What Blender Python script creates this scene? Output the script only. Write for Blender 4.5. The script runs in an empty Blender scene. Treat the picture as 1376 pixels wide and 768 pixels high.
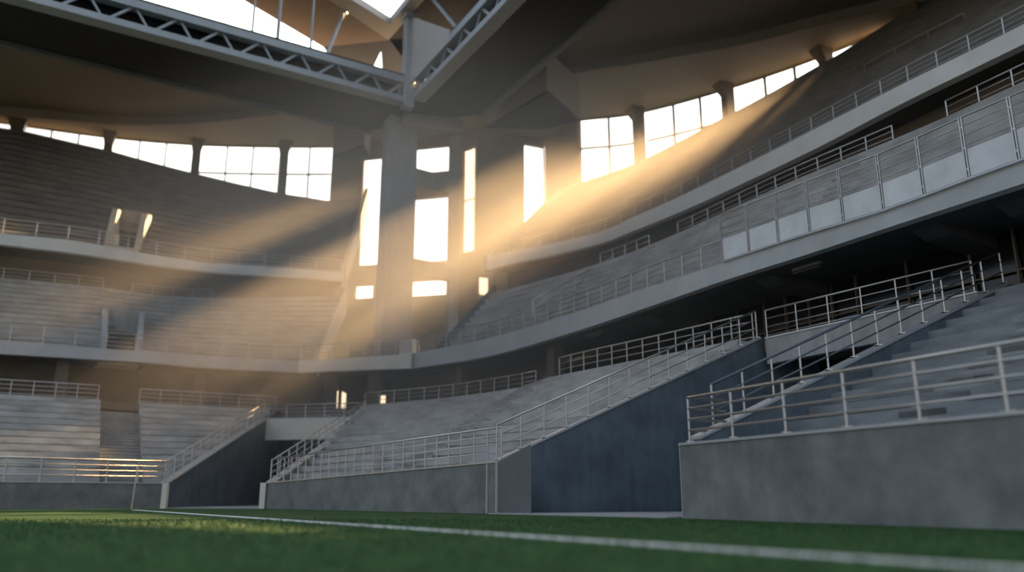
import bpy, bmesh, math, random
import numpy as np
random.seed(7)
S = bpy.context.scene
COL = S.collection
PI = math.pi

# ------------------------------------------------------------------ survey helpers: measured sightings to points
F = 1100.0
TH = math.atan(285 / F)
EYE = np.array([0, 0, 0.4])
cT, sT = math.cos(TH), math.sin(TH)
Z3 = np.array([0, 0, 1.0])
def V(*a): return np.array(a, float)
def ray(u, v):
    x = (u - 688) / F; y = -(v - 384) / F
    return V(x, cT - y * sT, sT + y * cT)
def onz(u, v, z):
    r = ray(u, v); return EYE + r * (z - EYE[2]) / r[2]
def onY(u, v, Y):
    r = ray(u, v); return EYE + r * Y / r[1]
def onpl(u, v, P, n):
    r = ray(u, v); return EYE + r * ((P - EYE) @ n) / (r @ n)
def unit(a): return a / np.linalg.norm(a)
n_ = unit(V(.9, .435, 0))          # outwards from the pitch, right stand
d_ = unit(V(-.435, .9, 0))         # along the right stand, towards the corner
g_ = unit(n_ * .5 + d_)            # diagonal of the corner
def flat(p, z=0.0): return V(p[0], p[1], z)
def lerp(a, b, t): return a + (b - a) * t

def resample(pts, N):
    """Smooth (Catmull-Rom) even resampling of a point list."""
    pts = [np.array(p, float) for p in pts]
    if len(pts) == 2:
        return [lerp(pts[0], pts[1], i / (N - 1)) for i in range(N)]
    P = [2 * pts[0] - pts[1]] + pts + [2 * pts[-1] - pts[-2]]
    out = []
    for i in range(1, len(P) - 2):
        for k in range(24):
            t = k / 24
            a, b, c, d = P[i - 1], P[i], P[i + 1], P[i + 2]
            out.append(.5 * ((2 * b) + (c - a) * t + (2 * a - 5 * b + 4 * c - d) * t * t + (3 * b - a - 3 * c + d) * t ** 3))
    out.append(pts[-1])
    L = [0]
    for a, b in zip(out, out[1:]): L.append(L[-1] + np.linalg.norm(b - a))
    res = []; j = 0
    for i in range(N):
        s = L[-1] * i / (N - 1)
        while j < len(L) - 2 and L[j + 1] < s: j += 1
        t = (s - L[j]) / max(1e-9, L[j + 1] - L[j])
        res.append(lerp(out[j], out[j + 1], min(1, t)))
    return res
def at_len(path, s):
    for a, b in zip(path, path[1:]):
        l = np.linalg.norm(b - a)
        if s <= l: return lerp(a, b, s / max(l, 1e-9))
        s -= l
    return path[-1]
def length(path): return sum(np.linalg.norm(b - a) for a, b in zip(path, path[1:]))

# ------------------------------------------------------------------ materials
def mat(name, base, rough=.8, metal=0.0, mottle=.0, scale=1.5, bump=.0, bscale=30, stretch=None, streak=0.0, spec=.4):
    m = bpy.data.materials.new(name); m.use_nodes = True
    nt = m.node_tree; b = nt.nodes['Principled BSDF']
    b.inputs['Base Color'].default_value = (*base, 1)
    b.inputs['Roughness'].default_value = rough
    b.inputs['Metallic'].default_value = metal
    b.inputs['Specular IOR Level'].default_value = spec
    if mottle or bump or streak:
        tc = nt.nodes.new('ShaderNodeTexCoord'); mp = nt.nodes.new('ShaderNodeMapping')
        if stretch: mp.inputs['Scale'].default_value = stretch
        nt.links.new(tc.outputs['Object'], mp.inputs['Vector'])
    if mottle:
        n1 = nt.nodes.new('ShaderNodeTexNoise'); n1.inputs['Scale'].default_value = scale; n1.inputs['Detail'].default_value = 7
        n1.inputs['Roughness'].default_value = .62
        nt.links.new(mp.outputs[0], n1.inputs['Vector'])
        r = nt.nodes.new('ShaderNodeMapRange'); r.inputs['From Min'].default_value = .3; r.inputs['From Max'].default_value = .7
        r.inputs['To Min'].default_value = 1 - mottle; r.inputs['To Max'].default_value = 1 + mottle
        nt.links.new(n1.outputs['Fac'], r.inputs['Value'])
        out = r.outputs[0]
        if streak:
            mp2 = nt.nodes.new('ShaderNodeMapping'); mp2.inputs['Scale'].default_value = (3, 3, .25)
            nt.links.new(tc.outputs['Object'], mp2.inputs['Vector'])
            n3 = nt.nodes.new('ShaderNodeTexNoise'); n3.inputs['Scale'].default_value = 1.2; n3.inputs['Detail'].default_value = 4
            nt.links.new(mp2.outputs[0], n3.inputs['Vector'])
            r3 = nt.nodes.new('ShaderNodeMapRange'); r3.inputs['From Min'].default_value = .3; r3.inputs['From Max'].default_value = .7
            r3.inputs['To Min'].default_value = 1 - streak; r3.inputs['To Max'].default_value = 1 + streak
            nt.links.new(n3.outputs['Fac'], r3.inputs['Value'])
            mu = nt.nodes.new('ShaderNodeMath'); mu.operation = 'MULTIPLY'
            nt.links.new(out, mu.inputs[0]); nt.links.new(r3.outputs[0], mu.inputs[1]); out = mu.outputs[0]
        mx = nt.nodes.new('ShaderNodeMix'); mx.data_type = 'RGBA'; mx.blend_type = 'MULTIPLY'; mx.inputs[0].default_value = 1
        mx.inputs[6].default_value = (*base, 1)
        nt.links.new(out, mx.inputs[7]); nt.links.new(mx.outputs[2], b.inputs['Base Color'])
    if bump:
        n2 = nt.nodes.new('ShaderNodeTexNoise'); n2.inputs['Scale'].default_value = bscale; n2.inputs['Detail'].default_value = 4
        nt.links.new(mp.outputs[0], n2.inputs['Vector'])
        bp = nt.nodes.new('ShaderNodeBump'); bp.inputs['Strength'].default_value = bump; bp.inputs['Distance'].default_value = .02
        nt.links.new(n2.outputs['Fac'], bp.inputs['Height']); nt.links.new(bp.outputs[0], b.inputs['Normal'])
    return m
M_conc = mat('concrete', (.30, .30, .295), .85, mottle=.22, scale=.9, bump=.15, bscale=14, streak=.10)
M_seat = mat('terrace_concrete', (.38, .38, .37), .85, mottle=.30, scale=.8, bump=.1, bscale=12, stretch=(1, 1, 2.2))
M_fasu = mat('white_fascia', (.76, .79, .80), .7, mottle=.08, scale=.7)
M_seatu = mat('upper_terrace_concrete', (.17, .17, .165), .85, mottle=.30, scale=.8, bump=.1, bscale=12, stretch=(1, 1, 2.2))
M_seatr = mat('shaded_terrace_concrete', (.215, .23, .24), .85, mottle=.30, scale=.8, bump=.1, bscale=12, stretch=(1, 1, 2.2))  # right lower seats: balcony overhang shade put into a darker, bluer concrete
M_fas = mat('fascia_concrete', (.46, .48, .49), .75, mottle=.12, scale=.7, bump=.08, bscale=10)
M_pale = mat('pale_lit_concrete', (.72, .67, .59), .75, mottle=.08, scale=.8)  # pale concrete; warm light on corner balcony and footbridge put into it
M_wall = mat('pitch_wall_render', (.195, .20, .195), .75, mottle=.34, scale=1.1, bump=.1, bscale=10, streak=.04)
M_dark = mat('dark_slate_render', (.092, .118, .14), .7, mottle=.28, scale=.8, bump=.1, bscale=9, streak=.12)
M_cope = mat('coping_metal', (.46, .48, .50), .45, .55, mottle=.06)
M_trim = mat('joint_trim', (.55, .50, .44), .5, .2)
M_steel = mat('brushed_steel', (.52, .51, .50), .34, .9)
M_steeld = mat('dark_painted_steel', (.10, .125, .15), .4, .5)
M_truss = mat('painted_truss_steel', (.33, .37, .40), .5, .25, mottle=.08)
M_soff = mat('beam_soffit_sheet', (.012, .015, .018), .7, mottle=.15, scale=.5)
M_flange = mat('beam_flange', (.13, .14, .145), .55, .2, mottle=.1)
M_und = mat('shaded_underside', (.06, .065, .07), .8, mottle=.15, scale=.6)  # undersides and stair-opening backs darkened, their shade put into the colour
M_panel = mat('balcony_panel', (.68, .70, .71), .6, .1, mottle=.14, scale=1.0)
M_back = mat('back_wall_plaster', (.33, .27, .20), .85, mottle=.12, scale=.4)
M_conwall = mat('concourse_wall', (.17, .14, .11), .85, mottle=.2, scale=.5)
M_col = mat('column_concrete', (.36, .36, .36), .8, mottle=.15, scale=.6, streak=.1)
M_ring = mat('soffit_ring_plaster', (.28, .24, .20), .85, mottle=.08, scale=.4)
M_mull = mat('mullion_bronze', (.16, .13, .10), .5, .4)
M_ligh = mat('canopy_sheet', (.42, .41, .40), .6, mottle=.06, scale=.4)
M_tan = mat('canopy_underside', (.26, .21, .17), .8, mottle=.1, scale=.4)
M_pave = mat('paving_strip', (.36, .36, .36), .8, mottle=.12, scale=2)
M_line = mat('line_paint', (.72, .73, .72), .8, mottle=.22, scale=9, bump=.3, bscale=80)

def ribbed():
    m = mat('ribbed_ceiling_sheet', (.19, .165, .14), .75)
    nt = m.node_tree; b = nt.nodes['Principled BSDF']
    tc = nt.nodes.new('ShaderNodeTexCoord'); mp = nt.nodes.new('ShaderNodeMapping')
    mp.inputs['Rotation'].default_value = (0, 0, math.atan2(-n_[1], n_[0]))
    nt.links.new(tc.outputs['Object'], mp.inputs['Vector'])
    w = nt.nodes.new('ShaderNodeTexWave'); w.inputs['Scale'].default_value = 1.7; w.bands_direction = 'X'
    nt.links.new(mp.outputs[0], w.inputs['Vector'])
    bp = nt.nodes.new('ShaderNodeBump'); bp.inputs['Strength'].default_value = .6; bp.inputs['Distance'].default_value = .03
    nt.links.new(w.outputs['Fac'], bp.inputs['Height']); nt.links.new(bp.outputs[0], b.inputs['Normal'])
    return m
M_rib = ribbed()
def glass(name, tint, refl=.06):
    m = bpy.data.materials.new(name); m.use_nodes = True; nt = m.node_tree
    nt.nodes.remove(nt.nodes['Principled BSDF']); o = nt.nodes['Material Output']
    t = nt.nodes.new('ShaderNodeBsdfTransparent'); t.inputs[0].default_value = (*tint, 1)
    g = nt.nodes.new('ShaderNodeBsdfGlossy'); g.inputs['Roughness'].default_value = .05
    mx = nt.nodes.new('ShaderNodeMixShader'); mx.inputs[0].default_value = refl
    nt.links.new(t.outputs[0], mx.inputs[1]); nt.links.new(g.outputs[0], mx.inputs[2]); nt.links.new(mx.outputs[0], o.inputs['Surface'])
    return m
M_glass = glass('window_glass', (.96, .96, .95))
M_amber = glass('amber_glass', (.80, .66, .46))
M_dglass = mat('dark_glazing', (.012, .014, .016), .12, 0, spec=.5)

# ------------------------------------------------------------------ mesh collecting
class MB:
    def __init__(s): s.v = []; s.f = []; s.under = []
    def add(s, vs, fs):
        o = len(s.v); s.v += [tuple(map(float, p)) for p in vs]; s.f += [tuple(i + o for i in f) for f in fs]; return s
    def hexa(s, b, t):      # bottom 4, top 4 (same order)
        return s.add(list(b) + list(t), [(3, 2, 1, 0), (4, 5, 6, 7), (0, 1, 5, 4), (1, 2, 6, 5), (2, 3, 7, 6), (3, 0, 4, 7)])
    def obox(s, c, ax, ay, az):   # centre, half vectors
        b = [c - ax - ay - az, c + ax - ay - az, c + ax + ay - az, c - ax + ay - az]
        return s.hexa(b, [p + 2 * az for p in b])
    def beam(s, a, b, w, h, up=Z3):   # rectangular bar from a to b
        t = unit(b - a); x = np.cross(t, up); x = unit(x) if np.linalg.norm(x) > 1e-6 else V(1, 0, 0); y = np.cross(x, t)
        return s.obox((a + b) / 2, (b - a) / 2, x * w / 2, y * h / 2)
    def prism(s, poly, vec):   # polygon extruded by vec
        k = len(poly); q = [p + vec for p in poly]
        return s.add(list(poly) + q, [tuple(range(k))[::-1], tuple(range(k, 2 * k))] + [(i, (i + 1) % k, k + (i + 1) % k, k + i) for i in range(k)])
    def strip(s, rows, close=True, caps=True):   # loft of closed cross-sections
        k = len(rows[0]); vs = [p for r in rows for p in r]; fs = []
        for i in range(len(rows) - 1):
            for j in range(k if close else k - 1):
                a = i * k + j; b = i * k + (j + 1) % k
                fs.append((a, b, b + k, a + k))
        if caps and close:
            fs.append(tuple(range(k))[::-1]); fs.append(tuple((len(rows) - 1) * k + j for j in range(k)))
        return s.add(vs, fs)
    def tube(s, path, r, n=8):
        path = [np.array(p, float) for p in path]; rows = []
        for i, p in enumerate(path):
            t = unit((path[min(i + 1, len(path) - 1)] - path[max(i - 1, 0)]))
            x = np.cross(t, Z3)
            x = unit(x) if np.linalg.norm(x) > 1e-3 else V(1, 0, 0)
            y = np.cross(x, t)
            rows.append([p + x * r * math.cos(2 * PI * k / n) + y * r * math.sin(2 * PI * k / n) for k in range(n)])
        return s.strip(rows)
    def build(s, name, m, parent=None, smooth=False, bevel=0):
        me = bpy.data.meshes.new(name)
        pl = V(*parent.location) if parent else V(0, 0, 0)
        if parent is None: pl = np.mean(np.array(s.v), 0) * V(1, 1, 0) + V(0, 0, min(p[2] for p in s.v))
        else:
            q = parent
            pl = V(0, 0, 0)
            while q: pl = pl + V(*q.location); q = q.parent
        me.from_pydata([tuple(np.array(p) - pl) for p in s.v], [], s.f)
        bm = bmesh.new(); bm.from_mesh(me); bmesh.ops.recalc_face_normals(bm, faces=bm.faces)
        if bevel: bmesh.ops.bevel(bm, geom=bm.edges, offset=bevel, segments=1, affect='EDGES')
        bm.to_mesh(me); bm.free()
        me.materials.append(m)
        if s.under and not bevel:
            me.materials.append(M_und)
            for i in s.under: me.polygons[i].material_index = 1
        if smooth:
            for p in me.polygons: p.use_smooth = True
        o = bpy.data.objects.new(name, me); COL.objects.link(o)
        if parent: o.parent = parent
        else: o.location = pl
        return o
def tag(o, label, cat, group=None):
    o['label'] = label; o['category'] = cat
    if group: o['group'] = group
    return o
def struct(o, label=None):
    o['kind'] = 'structure'
    if label: o['label'] = label
    return o
def thing(name, label, cat, loc, group=None):
    o = bpy.data.objects.new(name, None); COL.objects.link(o); o.empty_display_size = .3
    o.location = tuple(map(float, loc)); return tag(o, label, cat, group)

# ------------------------------------------------------------------ railings
_post = {}
def post_mesh(h, r):
    k = (round(h, 3), r)
    if k not in _post:
        b = MB(); b.tube([V(0, 0, 0), V(0, 0, h)], r, 8)
        b.tube([V(0, 0, 0), V(0, 0, .02)], r * 2.1, 8)
        me = bpy.data.meshes.new('post'); me.from_pydata(b.v, [], b.f); me.materials.append(M_steel)
        for p in me.polygons: p.use_smooth = False
        _post[k] = me
    return _post[k]
def railing(label, path, h=.95, mids=3, posts=None, spacing=1.3, r=.03, mr=None, group=None, m=None, low=.12, ret=None, cat='railing', pr=None, name='railing', plates=False):
    """path: base points; posts: base points or None for even spacing; ret: extra length of return rail at start as vector"""
    path = [np.array(p, float) for p in path]; m = m or M_steel
    t = thing(name, label, cat, path[0], group)
    up = V(0, 0, h); full = path
    if ret is not None: full = [path[0] + ret] + path
    MB().tube([p + up for p in full], r).build('top_rail', m, t, True)
    for i in range(mids):
        z = low + (h - low) * i / mids if mids > 1 else h * .5
        MB().tube([p + V(0, 0, z) for p in full], (mr or r * .6)).build('rail', m, t, True)
    if posts is None:
        L = length(path); k = max(1, round(L / spacing))
        posts = [at_len(path, L * i / k) for i in range(k + 1)]
        if ret is not None: posts = [path[0] + ret] + posts
    for p in posts:
        o = bpy.data.objects.new('post', post_mesh(h, pr or r * .85)); COL.objects.link(o); o.parent = t
        o.location = tuple(np.array(p) - path[0])
        if plates:
            k = MB(); k.obox(V(0, 0, .012), V(.075, 0, 0), V(0, .075, 0), V(0, 0, .012))
            for sx, sy in ((1, 1), (1, -1), (-1, 1), (-1, -1)): k.tube([V(.052 * sx, .052 * sy, .02), V(.052 * sx, .052 * sy, .04)], .011, 6)
            me = bpy.data.meshes.new('base_plate'); me.from_pydata(k.v, [], k.f); me.materials.append(M_steel)
            q = bpy.data.objects.new('base_plate', me); COL.objects.link(q); q.parent = o
    return t

# ------------------------------------------------------------------ terraces
def terrace_mb(front, rear, z0, z1, rows, drop=None, base=None, t0=0.0, t1=1.0, nose=.05):
    """stepped solid between two plan curves. z0, z1: numbers or lists. base: flat underside, or drop: sloping underside"""
    N = len(front); b = MB()
    z0 = z0 if hasattr(z0, '__len__') else [z0] * N; z1 = z1 if hasattr(z1, '__len__') else [z1] * N
    secs = []
    for i in range(N):
        top = []; ra = int(round(t0 * rows)); rb = int(round(t1 * rows))
        for j in range(ra, rb):
            zj = lerp(z0[i], z1[i], (j + 1) / rows)
            zp = lerp(z0[i], z1[i], j / rows); run = max(.3, np.linalg.norm(flat(rear[i] - front[i])))
            ov = min(nose, .28 * run / rows) / run
            a_ = lerp(front[i], rear[i], j / rows + ov); f_ = lerp(front[i], rear[i], j / rows); e_ = lerp(front[i], rear[i], (j + 1) / rows + ov * (j < rb - 1))
            hn = (zj - zp) * (.68 if nose < .08 else .5)
            top += [flat(a_, zp if j > ra else zp), flat(a_, zj - hn), flat(f_, zj - hn), flat(f_, zj), flat(e_, zj)]
        bot = []
        for k, p in enumerate(top):
            if base is not None: bot.append(flat(p, base))
            else:
                tt = ra / rows + (rb - ra) / rows * (k / (len(top) - 1)); bot.append(flat(p, lerp(z0[i], z1[i], tt) - drop))
        secs.append((top, bot))
    K = len(secs[0][0])
    vs = []; fs = []
    for top, bot in secs: vs += top + bot
    W = 2 * K
    for i in range(N - 1):
        a, c = i * W, (i + 1) * W
        for k in range(K - 1):
            fs.append((a + k, a + k + 1, c + k + 1, c + k))
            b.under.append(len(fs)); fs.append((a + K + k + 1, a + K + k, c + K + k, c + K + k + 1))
        fs.append((a, c, c + K, a + K)); fs.append((a + K - 1, a + W - 1, c + W - 1, c + K - 1))
    for a in (0, (N - 1) * W):
        for k in range(K - 1): fs.append((a + k, a + k + 1, a + K + k + 1, a + K + k))
    return b.add(vs, fs)
def sub(front, rear, s0, s1, N=None):
    """slice both curves between the two fractions"""
    def cut(c):
        L = length(c); N2 = N or max(2, int(round((s1 - s0) * len(c))))
        return [at_len(c, L * lerp(s0, s1, i / (N2 - 1))) for i in range(N2)]
    return cut(front), cut(rear)
def aisle_mb(front, rear, s0, s1, z0, z1, rows, lift=.0):
    f, r = sub(front, rear, s0, s1, 2)
    return terrace_mb(f, r, z0 + lift, z1 + lift, rows, drop=.5)
def slope_wall(a, b, za, zb, thick, base, ext=None):
    """wall in the vertical plane a-b with a raking top; thick: vector of its thickness"""
    return MB().prism([flat(a, base), flat(b, base), flat(b, zb), flat(a, za)], thick)
def rake_cope(a, b, za, zb, thick, over=.04, h=.06):
    A = flat(a, za); B = flat(b, zb); w = unit(thick) * over
    poly = [A - w, A + thick + w, A + thick + w + V(0, 0, h), A - w + V(0, 0, h)]
    return MB().prism(poly, B - A)
def loft_wall(pts, zb, zt, th=.3, out=None):
    """upright wall along plan points; zb, zt numbers or lists"""
    N = len(pts); zb = zb if hasattr(zb, '__len__') else [zb] * N; zt = zt if hasattr(zt, '__len__') else [zt] * N
    rows = []
    for i, p in enumerate(pts):
        t = unit(flat(pts[min(i + 1, N - 1)] - pts[max(0, i - 1)])); o = np.cross(t, Z3)
        if out is not None and o @ out < 0: o = -o
        rows.append([flat(p, zb[i]), flat(p + o * th, zb[i]), flat(p + o * th, zt[i]), flat(p, zt[i])])
    return MB().strip(rows)
def slab(front, rear, zb, zt):
    N = len(front); zt = zt if hasattr(zt, '__len__') else [zt] * N
    return MB().strip([[flat(a, zb), flat(b, zb), flat(b, z), flat(a, z)] for a, b, z in zip(front, rear, zt)])
exec_parts = []
# ================================================================== GROUND
R0 = onz(918, 696, 0); R0 = flat(R0)
M0 = flat(onz(668, 690, 0)); N0 = flat(onz(356, 683, 0))
L0 = flat(onz(222, 682.6, 0)); L1 = flat(onz(0, 684.2, 0)); L1 = L0 + (L1 - L0) * 2.2
MN = unit(N0 - M0); mout = unit(V(MN[1], -MN[0], 0));  mout = mout if mout[0] > 0 else -mout
lout = unit(np.cross(L0 - L1, Z3)); lout = lout if lout[1] > 0 else -lout
RE = R0 - d_ * 24

g = MB(); nx, ny = 60, 60
g.add([V(-60, -12, 0), V(40, -12, 0), V(40, 90, 0), V(-60, 90, 0)], [(0, 1, 2, 3)])
def turf():
    m = bpy.data.materials.new('turf'); m.use_nodes = True; nt = m.node_tree; b = nt.nodes['Principled BSDF']
    b.inputs['Roughness'].default_value = .9; b.inputs['Specular IOR Level'].default_value = .2
    tc = nt.nodes.new('ShaderNodeTexCoord')
    n1 = nt.nodes.new('ShaderNodeTexNoise'); n1.inputs['Scale'].default_value = 2.2; n1.inputs['Detail'].default_value = 8
    nt.links.new(tc.outputs['Object'], n1.inputs['Vector'])
    cr = nt.nodes.new('ShaderNodeValToRGB'); cr.color_ramp.elements[0].position = .32; cr.color_ramp.elements[1].position = .7
    cr.color_ramp.elements[0].color = (.018, .05, .014, 1); cr.color_ramp.elements[1].color = (.05, .115, .032, 1)
    nt.links.new(n1.outputs['Fac'], cr.inputs[0]); nt.links.new(cr.outputs[0], b.inputs['Base Color'])
    n2 = nt.nodes.new('ShaderNodeTexNoise'); n2.inputs['Scale'].default_value = 60
    nt.links.new(tc.outputs['Object'], n2.inputs['Vector'])
    bp = nt.nodes.new('ShaderNodeBump'); bp.inputs['Strength'].default_value = .8; bp.inputs['Distance'].default_value = .03
    nt.links.new(n2.outputs['Fac'], bp.inputs['Height']); nt.links.new(bp.outputs[0], b.inputs['Normal'])
    return m
M_turf = turf()
struct(g.build('ground', M_turf), 'dark green pitch surface of the stadium')
# grass blades on the near pitch
gb = MB(); rng = np.random.default_rng(3)
A_ = onz(180, 685, 0); B_ = onz(1376, 767, 0); ldir = unit(B_ - A_); lnor = V(-ldir[1], ldir[0], 0)
vs = []; fs = []
for i in range(46000):
    y = 2.6 + 14 * rng.random() ** 1.7; x = (rng.random() * 2 - 1) * (y * .70 + .3)
    p = V(x, y, 0)
    if abs((p - A_) @ lnor) < .075: continue
    if (p - R0) @ n_ > -.5 and (p - R0) @ d_ < .3: continue
    a = rng.random() * PI; h = .022 + .02 * rng.random(); w = .0035 + y * .0006
    dx, dy = math.cos(a) * w, math.sin(a) * w; lx, ly = (rng.random(2) - .5) * .03
    o = len(vs); vs += [(x - dx, y - dy, 0), (x + dx, y + dy, 0), (x + lx, y + ly, h)]; fs.append((o, o + 1, o + 2))
gb.v = vs; gb.f = fs
M_blade = mat('grass_blade', (.035, .095, .025), .7, mottle=.4, scale=3)
go = gb.build('grass', M_blade); go['kind'] = 'stuff'; go['label'] = 'short mown green grass of the near pitch'
ln = MB()
a, b = A_ - ldir * .0, B_ + ldir * 8
ln.hexa([a - lnor * .075, b - lnor * .075, b + lnor * .075, a + lnor * .075], [p + V(0, 0, .016) for p in (a - lnor * .075, b - lnor * .075, b + lnor * .075, a + lnor * .075)])
struct(ln.build('floor_line', M_line), 'straight white painted touchline crossing the green pitch')
# pale paving apron at the foot of the walls and into the passages
pv = MB()
pv.prism([M0 - n_ * .35 - d_ * .2, M0 - d_ * 0.2 + n_ * 14, R0 + n_ * 14 + d_ * .3, R0 + d_ * .3 - n_ * .2], V(0, 0, .03))
struct(pv.build('floor_passage', M_pave), 'pale paved strip leading into the passage between the stands')
pv2 = MB(); pv2.prism([L0, L0 + g_ * 14, N0 + g_ * 14, N0], V(0, 0, .03)); struct(pv2.build('floor_passage', M_pave))

# ================================================================== helpers for plan work
def nd(a, b, z=0.0): return V(R0[0], R0[1], z) + n_ * a + d_ * b
def proj(p):
    q = p - EYE; dep = q[1] * cT + q[2] * sT; y = -q[1] * sT + q[2] * cT
    return 688 + F * q[0] / dep, 384 - F * y / dep
def frac_at(curve, u, z):
    """fraction along a plan curve that is sighted in direction u at height z"""
    L = length(curve); best = (1e9, 0)
    for i in range(401):
        p = at_len(curve, L * i / 400); e = abs(proj(flat(p, z))[0] - u)
        if e < best[0]: best = (e, i / 400)
    return best[1]
def piece(curve, s0, s1, N=12):
    L = length(curve); return [at_len(curve, L * lerp(s0, s1, i / (N - 1))) for i in range(N)]
def put(b, name, m, parent, **k): return b.build(name, m, parent, **k)

# ================================================================== LOWER STANDS
# ---- middle stand
ms = thing('seating_stand', 'middle lower concrete seating stand between the two passages, dark raking end wall on its right', 'stand', flat((M0 + N0) / 2))
zN, zM = .97, 1.33
put(loft_wall([N0, M0], 0, [zN, zM], .28, mout), 'pitch_wall', M_wall, ms)
A = flat(N0, zN); B = flat(M0, zM)
put(MB().prism([A - mout * .03, A + mout * .32, A + mout * .32 + V(0, 0, .045), A - mout * .03 + V(0, 0, .045)], B - A), 'coping', M_trim, ms)
Mb = flat(onpl(1022, 455, M0, d_)); lM = np.linalg.norm(Mb - M0); zMb = 5.49
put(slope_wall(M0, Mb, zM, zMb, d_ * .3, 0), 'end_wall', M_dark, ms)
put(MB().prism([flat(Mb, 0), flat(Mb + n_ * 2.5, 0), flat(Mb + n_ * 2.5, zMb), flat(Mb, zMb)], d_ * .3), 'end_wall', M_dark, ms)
put(rake_cope(M0, Mb, zM, zMb, d_ * .3), 'coping', M_cope, ms)
# front pier of the end wall, a slightly turned leaf with pale joint trims
Mc = flat(onz(710, 690.5, 0)); q = Mc + n_ * .05 - d_ * .07
put(MB().prism([M0 - d_ * .04, M0 - d_ * .04 + V(0, 0, zM), flat(q, zM + .45), flat(q)], d_ * .06), 'pier', M_flange, ms)
for u_ in (655.5, 668.5):
    p = flat(onpl(u_, 689, M0, mout)) - mout * .03
    h = lerp(zN, zM, np.linalg.norm(p - N0) / np.linalg.norm(M0 - N0))
    put(MB().obox(p + V(0, 0, h / 2), MN * .018, mout * .03, V(0, 0, h / 2)), 'joint_trim', M_trim, ms)
Nb = flat(onz(487, 560, 4.7)); nin = unit(np.cross(Z3, Nb - N0)); nin = nin if nin[0] > 0 else -nin
put(slope_wall(N0, Nb, zN, 4.7, nin * .3, 0), 'end_wall', M_conc, ms)
put(rake_cope(N0, Nb, zN, 4.7, nin * .3), 'coping', M_cope, ms)
put(MB().obox(N0 + V(-.1, -.05, .5), V(.11, 0, 0), V(0, .1, 0), V(0, 0, .5)), 'pier', M_pale, ms)
rearM_px = [(490, 546), (600, 537), (720, 520), (752, 508), (880, 483), (1022, 455)]
rearM = resample([flat(onz(u, v, 5.5)) for u, v in rearM_px], 40)
frM = resample([N0 + mout * .32 + nin * .32, M0 + mout * .4 + d_ * .35], 40)
frM = [p for p in frM]; rearM[-1] = rearM[-1] + d_ * .32; 
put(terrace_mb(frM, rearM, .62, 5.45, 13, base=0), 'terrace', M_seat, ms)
s0 = frac_at(rearM, 720, 5.5); s1 = frac_at(rearM, 752, 5.5)
put(aisle_mb(frM, rearM, s0 - .03, s1 - .01, .62, 5.45, 26, .13), 'aisle_stair', M_conc, ms)

# ---- right stand
rs = thing('seating_stand', 'nearest lower concrete seating stand at right, behind the low front wall with a four-bar railing', 'stand', R0)
zR = 1.47; zRb = 6.2; lR = 11.4
put(loft_wall([R0, RE], 0, zR, .3, n_), 'pitch_wall', M_wall, rs)
A = flat(R0, zR)
put(MB().prism([A - n_ * .03, A + n_ * .33, A + n_ * .33 + V(0, 0, .05), A - n_ * .03 + V(0, 0, .05)], RE - R0), 'coping', M_cope, rs)
put(MB().prism([R0, R0 + n_ * .06 + d_ * .1, R0 + n_ * .3 + d_ * .1, R0 + n_ * .3], V(0, 0, zR + .02)), 'pier', M_fas, rs)
Rb = R0 + n_ * lR
R0s = R0 + n_ * .3
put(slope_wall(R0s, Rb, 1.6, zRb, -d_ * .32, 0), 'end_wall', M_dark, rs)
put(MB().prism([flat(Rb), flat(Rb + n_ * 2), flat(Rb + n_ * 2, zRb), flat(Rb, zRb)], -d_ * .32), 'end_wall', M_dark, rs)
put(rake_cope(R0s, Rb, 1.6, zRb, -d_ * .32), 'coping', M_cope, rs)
frR = resample([R0 + n_ * .5 - d_ * .32, RE + n_ * .5], 24); rearR = resample([Rb - d_ * .32, RE + n_ * lR], 24)
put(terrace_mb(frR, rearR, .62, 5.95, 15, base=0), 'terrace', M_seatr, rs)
put(aisle_mb(frR, rearR, .125, .168, .62, 5.95, 30, .12), 'aisle_stair', M_conc, rs)
put(MB().prism([Rb - d_ * .3, Rb + n_ * 2.2 - d_ * .3, RE + n_ * (lR + 2.2), RE + n_ * lR], V(0, 0, 5.95)), 'rear_landing', M_conc, rs)

# ---- left stand
ls = thing('seating_stand', 'far left lower concrete seating stand with a recessed stair aisle between two banks', 'stand', flat(L0))
zL = .97
put(loft_wall([L1, L0], 0, zL, .3, lout), 'pitch_wall', M_wall, ls)
LN = unit(L0 - L1); A = flat(L1, zL)
put(MB().prism([A - lout * .03, A + lout * .33, A + lout * .33 + V(0, 0, .05), A - lout * .03 + V(0, 0, .05)], L0 - L1), 'coping', M_cope, ls)
Lb = flat(onz(358, 563, 4.7)); lin = unit(np.cross(Z3, Lb - L0)); lin = lin if lin[0] < 0 else -lin
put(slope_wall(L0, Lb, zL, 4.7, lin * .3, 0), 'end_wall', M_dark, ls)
put(rake_cope(L0, Lb, zL, 4.7, lin * .3), 'coping', M_cope, ls)
put(MB().obox(L0 + V(-.02, -.12, .49), V(.11, 0, 0), V(0, .1, 0), V(0, 0, .49)), 'pier', M_pale, ls)
pL = [flat(onz(u, v, 5.5)) for u, v in [(0, 530), (132, 537), (186, 541), (300, 544), (403, 547)]]
Lx = L0 + (Lb - L0) * 1.22
pL = [pL[0] + (pL[0] - pL[1]) * 2.5] + pL[:3] + [Lx + lin * .35]
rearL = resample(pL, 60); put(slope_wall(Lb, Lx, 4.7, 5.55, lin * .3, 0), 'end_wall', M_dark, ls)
frL = resample([L1 + lout * .4, L0 + lout * .4 + lin * .35], 60)
fa, fb = frac_at(frL, 135, 1), frac_at(frL, 196, 1); ra, rb = frac_at(rearL, 135, 5.5), frac_at(rearL, 186, 5.5)
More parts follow.
